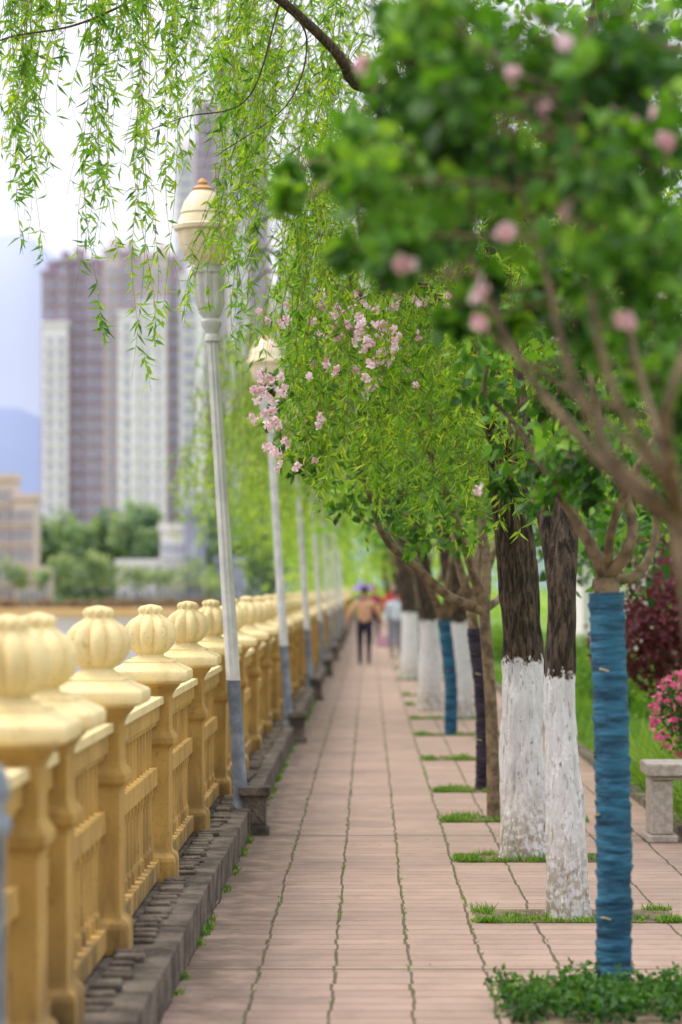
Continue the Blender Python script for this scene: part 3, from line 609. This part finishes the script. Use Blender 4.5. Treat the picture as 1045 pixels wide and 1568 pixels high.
for px,py,r in [(75,850,4.5),(100,820,5),(125,830,5),(150,815,5),(170,840,5),(100,865,5),(140,865,5),(200,815,5),(222,795,5),(240,815,5),(205,845,4),(300,800,6),(325,830,7),(350,870,6),(380,840,7),(410,830,8),(230,835,4),(420,870,7),(450,860,8),(480,860,8),(360,790,7),(400,770,9),(510,870,7),(440,800,9),(60,820,4),(20,850,4),(45,840,4)]:
    d=rng.uniform(322,345); c=P(px,py,d)
    for i in range(9): clump(ft,c+rng.normal(0,r*.20,3),r*.26,60,.8,.7,prof=DIA,tint=rng.normal(0,.25))
    zz=-1.2
    while zz<c[2]: clump(ft,(c[0],c[1],zz),r*.2,40,.8,.7,prof=DIA,tint=-.1); zz+=r*.25
for px,py,r in [(12,872,2.8),(95,878,2.6),(130,880,2.8),(162,872,3.0),(255,880,2.4),(300,880,3),(235,885,2.0),(110,870,2.6),(60,886,1.8),(330,886,2.6),(200,880,2.0),(30,884,2.0),(145,860,2.2)]:
    c=P(px,py,305.5)
    for i in range(6): clump(ft,c+rng.normal(0,r*.3,3),r*.4,50,.5,.7,prof=DIA,tint=rng.normal(.2,.25))
    clump(ft,(c[0],c[1],-.7),r*.4,50,.5,.7,prof=DIA)
ft.build('far_bank_trees',[M_farleaf])
fl=MB()
for i in range(260):
    clump(fl,(rng.uniform(-50,-2),rng.uniform(304.2,305),rng.uniform(-.9,-.1)),.6,12,.6,.8,prof=DIA)
fl.build('far_bank_flower_bed',[leafmat('bed',[(.32,.12,.16),(.40,.30,.20),(.16,.25,.12)],.2)])
def hill(name,d,pts,col):  # col holds the bluish aerial haze as plain base colour
    m=MB(); k=d/F; n=90; xs=np.linspace(pts[0][0],pts[-1][0],n); zz=np.interp(xs,[p[0] for p in pts],[p[1] for p in pts])
    v=[];rows=8
    for r in range(rows):
        t=r/(rows-1)
        for i,xx in enumerate(xs):
            top=CH+(900-zz[i])*k; top*=1+.05*mn.noise(Vector((xx*.02,3.1,0)))+.02*mn.noise(Vector((xx*.09,1,0)))
            v.append(((xx-565)*k*(1+t*.25),d+t*d*.25,-5+(top*1.25+5)*math.sin(t*math.pi/2)))
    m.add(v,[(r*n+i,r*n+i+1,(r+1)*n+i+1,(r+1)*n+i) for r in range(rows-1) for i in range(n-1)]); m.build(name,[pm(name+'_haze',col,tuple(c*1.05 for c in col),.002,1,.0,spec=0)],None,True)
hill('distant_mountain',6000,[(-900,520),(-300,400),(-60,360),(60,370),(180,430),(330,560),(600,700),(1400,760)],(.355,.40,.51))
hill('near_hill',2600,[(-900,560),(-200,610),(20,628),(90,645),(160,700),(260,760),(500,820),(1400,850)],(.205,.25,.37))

# ---------------------------------------------------------------- people
M_skin=pm('skin',(.45,.28,.20),(.50,.32,.23),10,.6); M_hair=pm('hair',(.012,.010,.010),(.03,.022,.02),30,.5)
def cloth(n,c): return pm(n,tuple(x*.85 for x in c),c,12,.9,.5,.01)
M_shoe=pm('shoe',(.02,.02,.02),(.04,.04,.04),9); M_lips=pm('lips',(.4,.12,.1),(.42,.14,.12),9)
def skinmesh(name,V,E,R,mats,labels,parent,sub=2):
    me=bpy.data.meshes.new('t'); me.from_pydata(V,E,[]); o=bpy.data.objects.new('t',me); S.collection.objects.link(o)
    sk=o.modifiers.new('s','SKIN'); sk.use_smooth_shade=True
    for i,r in enumerate(R): me.skin_vertices[0].data[i].radius=r if isinstance(r,tuple) else (r,r)
    for i in range(len(V)): me.skin_vertices[0].data[i].use_root=(i==0)
    sb=o.modifiers.new('u','SUBSURF'); sb.levels=sub; sb.render_levels=sub
    dg=bpy.context.evaluated_depsgraph_get(); ev=bpy.data.meshes.new_from_object(o.evaluated_get(dg)); bpy.data.objects.remove(o)
    ev.materials.clear()
    for m_ in mats: ev.materials.append(m_)
    for p in ev.polygons:
        c=p.center; best=1e9; lab=0
        for (a,b),l in zip(E,labels):
            A=Vector(V[a]);B=Vector(V[b]); t=max(0,min(1,(c-A).dot(B-A)/((B-A).length_squared+1e-9))); dd=(c-(A+(B-A)*t)).length-.5*(R[a] if not isinstance(R[a],tuple) else R[a][0])
            if dd<best: best=dd; lab=l
        p.material_index=lab; p.use_smooth=True
    ob=bpy.data.objects.new(name,ev); S.collection.objects.link(ob); ob.parent=parent; return ob
def person(x,y,h,top,bot,face=1,stride=.16,arms=.22,bag=None,umbrella=None,phase=1):
    e=empty('pedestrian'); s=h/1.65; f=face
    V=[(0,0,.93),(0,0,1.10),(0,.01*f,1.30),(0,0,1.40),(0,.01*f,1.47),(0,.015*f,1.55),
       (-.17,0,1.355),(-.17-arms*.5,-.03*f*phase,1.10),(-.17-arms*.75,.10*f*phase,.88),
       (.17,0,1.355),(.17+arms*.5,.03*f*phase,1.10),(.17+arms*.75,.05*f,.88),
       (-.09,0,.86),(-.095,stride*.45*f*phase,.48),(-.095,stride*f*phase*.8,.08),(-.10,stride*f*phase*.8+.14*f,.035),
       (.09,0,.86),(.095,-stride*.1*f*phase,.48),(.095,-stride*f*phase*1.2,.09),(.10,-stride*f*phase*1.2+.14*f,.035)]
    E=[(0,1),(1,2),(2,3),(3,4),(4,5),(2,6),(6,7),(7,8),(2,9),(9,10),(10,11),(0,12),(12,13),(13,14),(14,15),(0,16),(16,17),(17,18),(18,19)]
    lab=[0,0,0,2,2,0,0,0,0,0,0,1,1,1,3,1,1,1,3]
    R=[(.175,.12),(.145,.11),(.16,.11),(.07,.065),(.05,.05),(.05,.05),.066,.052,.036,.066,.052,.036,.095,.065,.045,.035,.095,.065,.045,.035]
    V=[(a*s,b*s,c*s) for a,b,c in V]; R=[tuple(q*s for q in r) if isinstance(r,tuple) else r*s for r in R]
    skinmesh('body',V,E,R,[top,bot,M_skin,M_shoe],lab,e)
    m=MB(); hz=1.60*s; n=24
    vv=[];rows=16
    for r in range(rows+1):
        ph=math.pi*r/rows
        for j in range(n):
            a=2*math.pi*j/n; X=math.sin(ph)*math.cos(a)*.074; Y=math.sin(ph)*math.sin(a)*.092; Z=math.cos(ph)*.115
            if Z<0: X*=1+Z*2.2; Y*=1+Z*1.2
            fy=Y*f
            if fy>.06 and abs(X)<.016 and -.035<Z<.01: Y+=f*.018
            vv.append((X*s,Y*s,hz+Z*s))
    m.add(vv,[(r*n+j,r*n+(j+1)%n,(r+1)*n+(j+1)%n,(r+1)*n+j) for r in range(rows) for j in range(n)],0)
    hv=[]
    for r in range(11):
        ph=math.pi*.62*r/10
        for j in range(n):
            a=2*math.pi*j/n; back=-math.sin(a)*f; lim=ph if back>-.2 else min(ph,math.pi*.33)
            hv.append((math.sin(lim)*math.cos(a)*.084*s,(math.sin(lim)*math.sin(a)*.102-.006*f)*s,hz+.008*s+math.cos(lim)*.124*s))
    m.add(hv,[(r*n+j,r*n+(j+1)%n,(r+1)*n+(j+1)%n,(r+1)*n+j) for r in range(10) for j in range(n)],1)
    lathe(m,0,-.10*f*s,[(.001,hz-.05),(.035*s,hz-.03),(.042*s,hz),(.035*s,hz+.03),(.001,hz+.05)],12,1)
    for sx in (-1,1):
        lathe(m,sx*.074*s,0,[(.001,hz-.03*s),(.012*s,hz-.02*s),(.014*s,hz+.01*s),(.001,hz+.03*s)],8,0)
        lathe(m,sx*.03*s,.083*f*s,[(.001,hz-.008),(.012*s,hz),(.001,hz+.008)],8,1)
    box(m,-.022*s,.022*s,(.074*f)*s-.008,(.074*f)*s+.008,hz-.062*s,hz-.054*s,2)
    m.build('head',[M_skin,M_hair,M_lips],e,True)
    for idx,sx in ((8,-1),(11,1)):
        w0=np.array(V[idx]); HV=[tuple(w0),tuple(w0+[0,0,-.045*s]),tuple(w0+[0,.005*f,-.08*s])]; HE=[(0,1),(1,2)]; HR=[.022*s,.026*s,.024*s]
        for k,(o_,ln) in enumerate([(-.026,.065),(-.009,.075),(.009,.07),(.026,.055)]):
            b=len(HV); HV+=[tuple(w0+[0,o_*s,-.10*s]),tuple(w0+[-sx*.01,o_*1.1*s,(-.10-ln*.5)*s]),tuple(w0+[-sx*.028,o_*1.1*s,(-.10-ln)*s])]; HE+=[(2,b),(b,b+1),(b+1,b+2)]; HR+=[.009*s,.008*s,.007*s]
        b=len(HV); HV+=[tuple(w0+[-sx*.01,.035*f*s,-.06*s]),tuple(w0+[-sx*.02,.05*f*s,-.09*s])]; HE+=[(1,b),(b,b+1)]; HR+=[.010*s,.008*s]
        skinmesh('hand',HV,HE,HR,[M_skin],[0]*len(HE),e,1)
    if bag:
        m=MB(); w0=np.array(V[11]); c=w0+[.0,0,-.34]
        sq(m,c[0],c[1],[(.09,c[2]-.13),(.12,c[2]-.11),(.115,c[2]),(.10,c[2]+.11)],0)
        aa=np.linspace(0,math.pi,9); tube(m,np.stack([c[0]+np.cos(aa)*.05,np.full(9,c[1]),c[2]+.11+np.sin(aa)*.08],1),.007,5)
        m.build('handbag',[bag],e)
    if umbrella:
        m=MB(); uz=h+.13; prof=[(.44,uz-.12,.0),(.39,uz-.04,.06),(.28,uz+.04,.05),(.15,uz+.09,.03),(.01,uz+.11,0),(.006,uz+.16,0)]
        lathe(m,.05,.1*f,prof,32,0,8); tube(m,[(.05,.1*f,1.0*s),(.05,.1*f,uz+.11)],.008,6,1); m.build('umbrella',[umbrella,M_lampm],e)
    e.location=(x,y,0.0)
    return e
C_or=cloth('tan_jacket',(.62,.36,.22)); C_dk=cloth('dark_trousers',(.03,.025,.05)); C_rd=cloth('red_jacket',(.55,.05,.05)); C_wh=cloth('pale_blue_shirt',(.62,.72,.78)); C_pk=cloth('pink_bag',(.6,.35,.45)); C_pu=cloth('purple_umbrella',(.22,.12,.45)); C_mr=cloth('maroon_top',(.30,.05,.08)); C_gr=cloth('grey_trousers',(.25,.25,.28))
person(-.09,50,1.58,C_or,C_dk,1,.16,.30,bag=C_pk)
person(.66,66,1.66,C_rd,C_gr,-1,.14,.2,phase=-1)
person(.64,57,1.50,C_wh,C_gr,1,.15,.18,phase=-1)
person(.16,68,1.60,C_mr,C_dk,-1,.15,.2)
person(-.22,86,1.50,C_pu,C_dk,1,.15,.2,umbrella=C_pu)
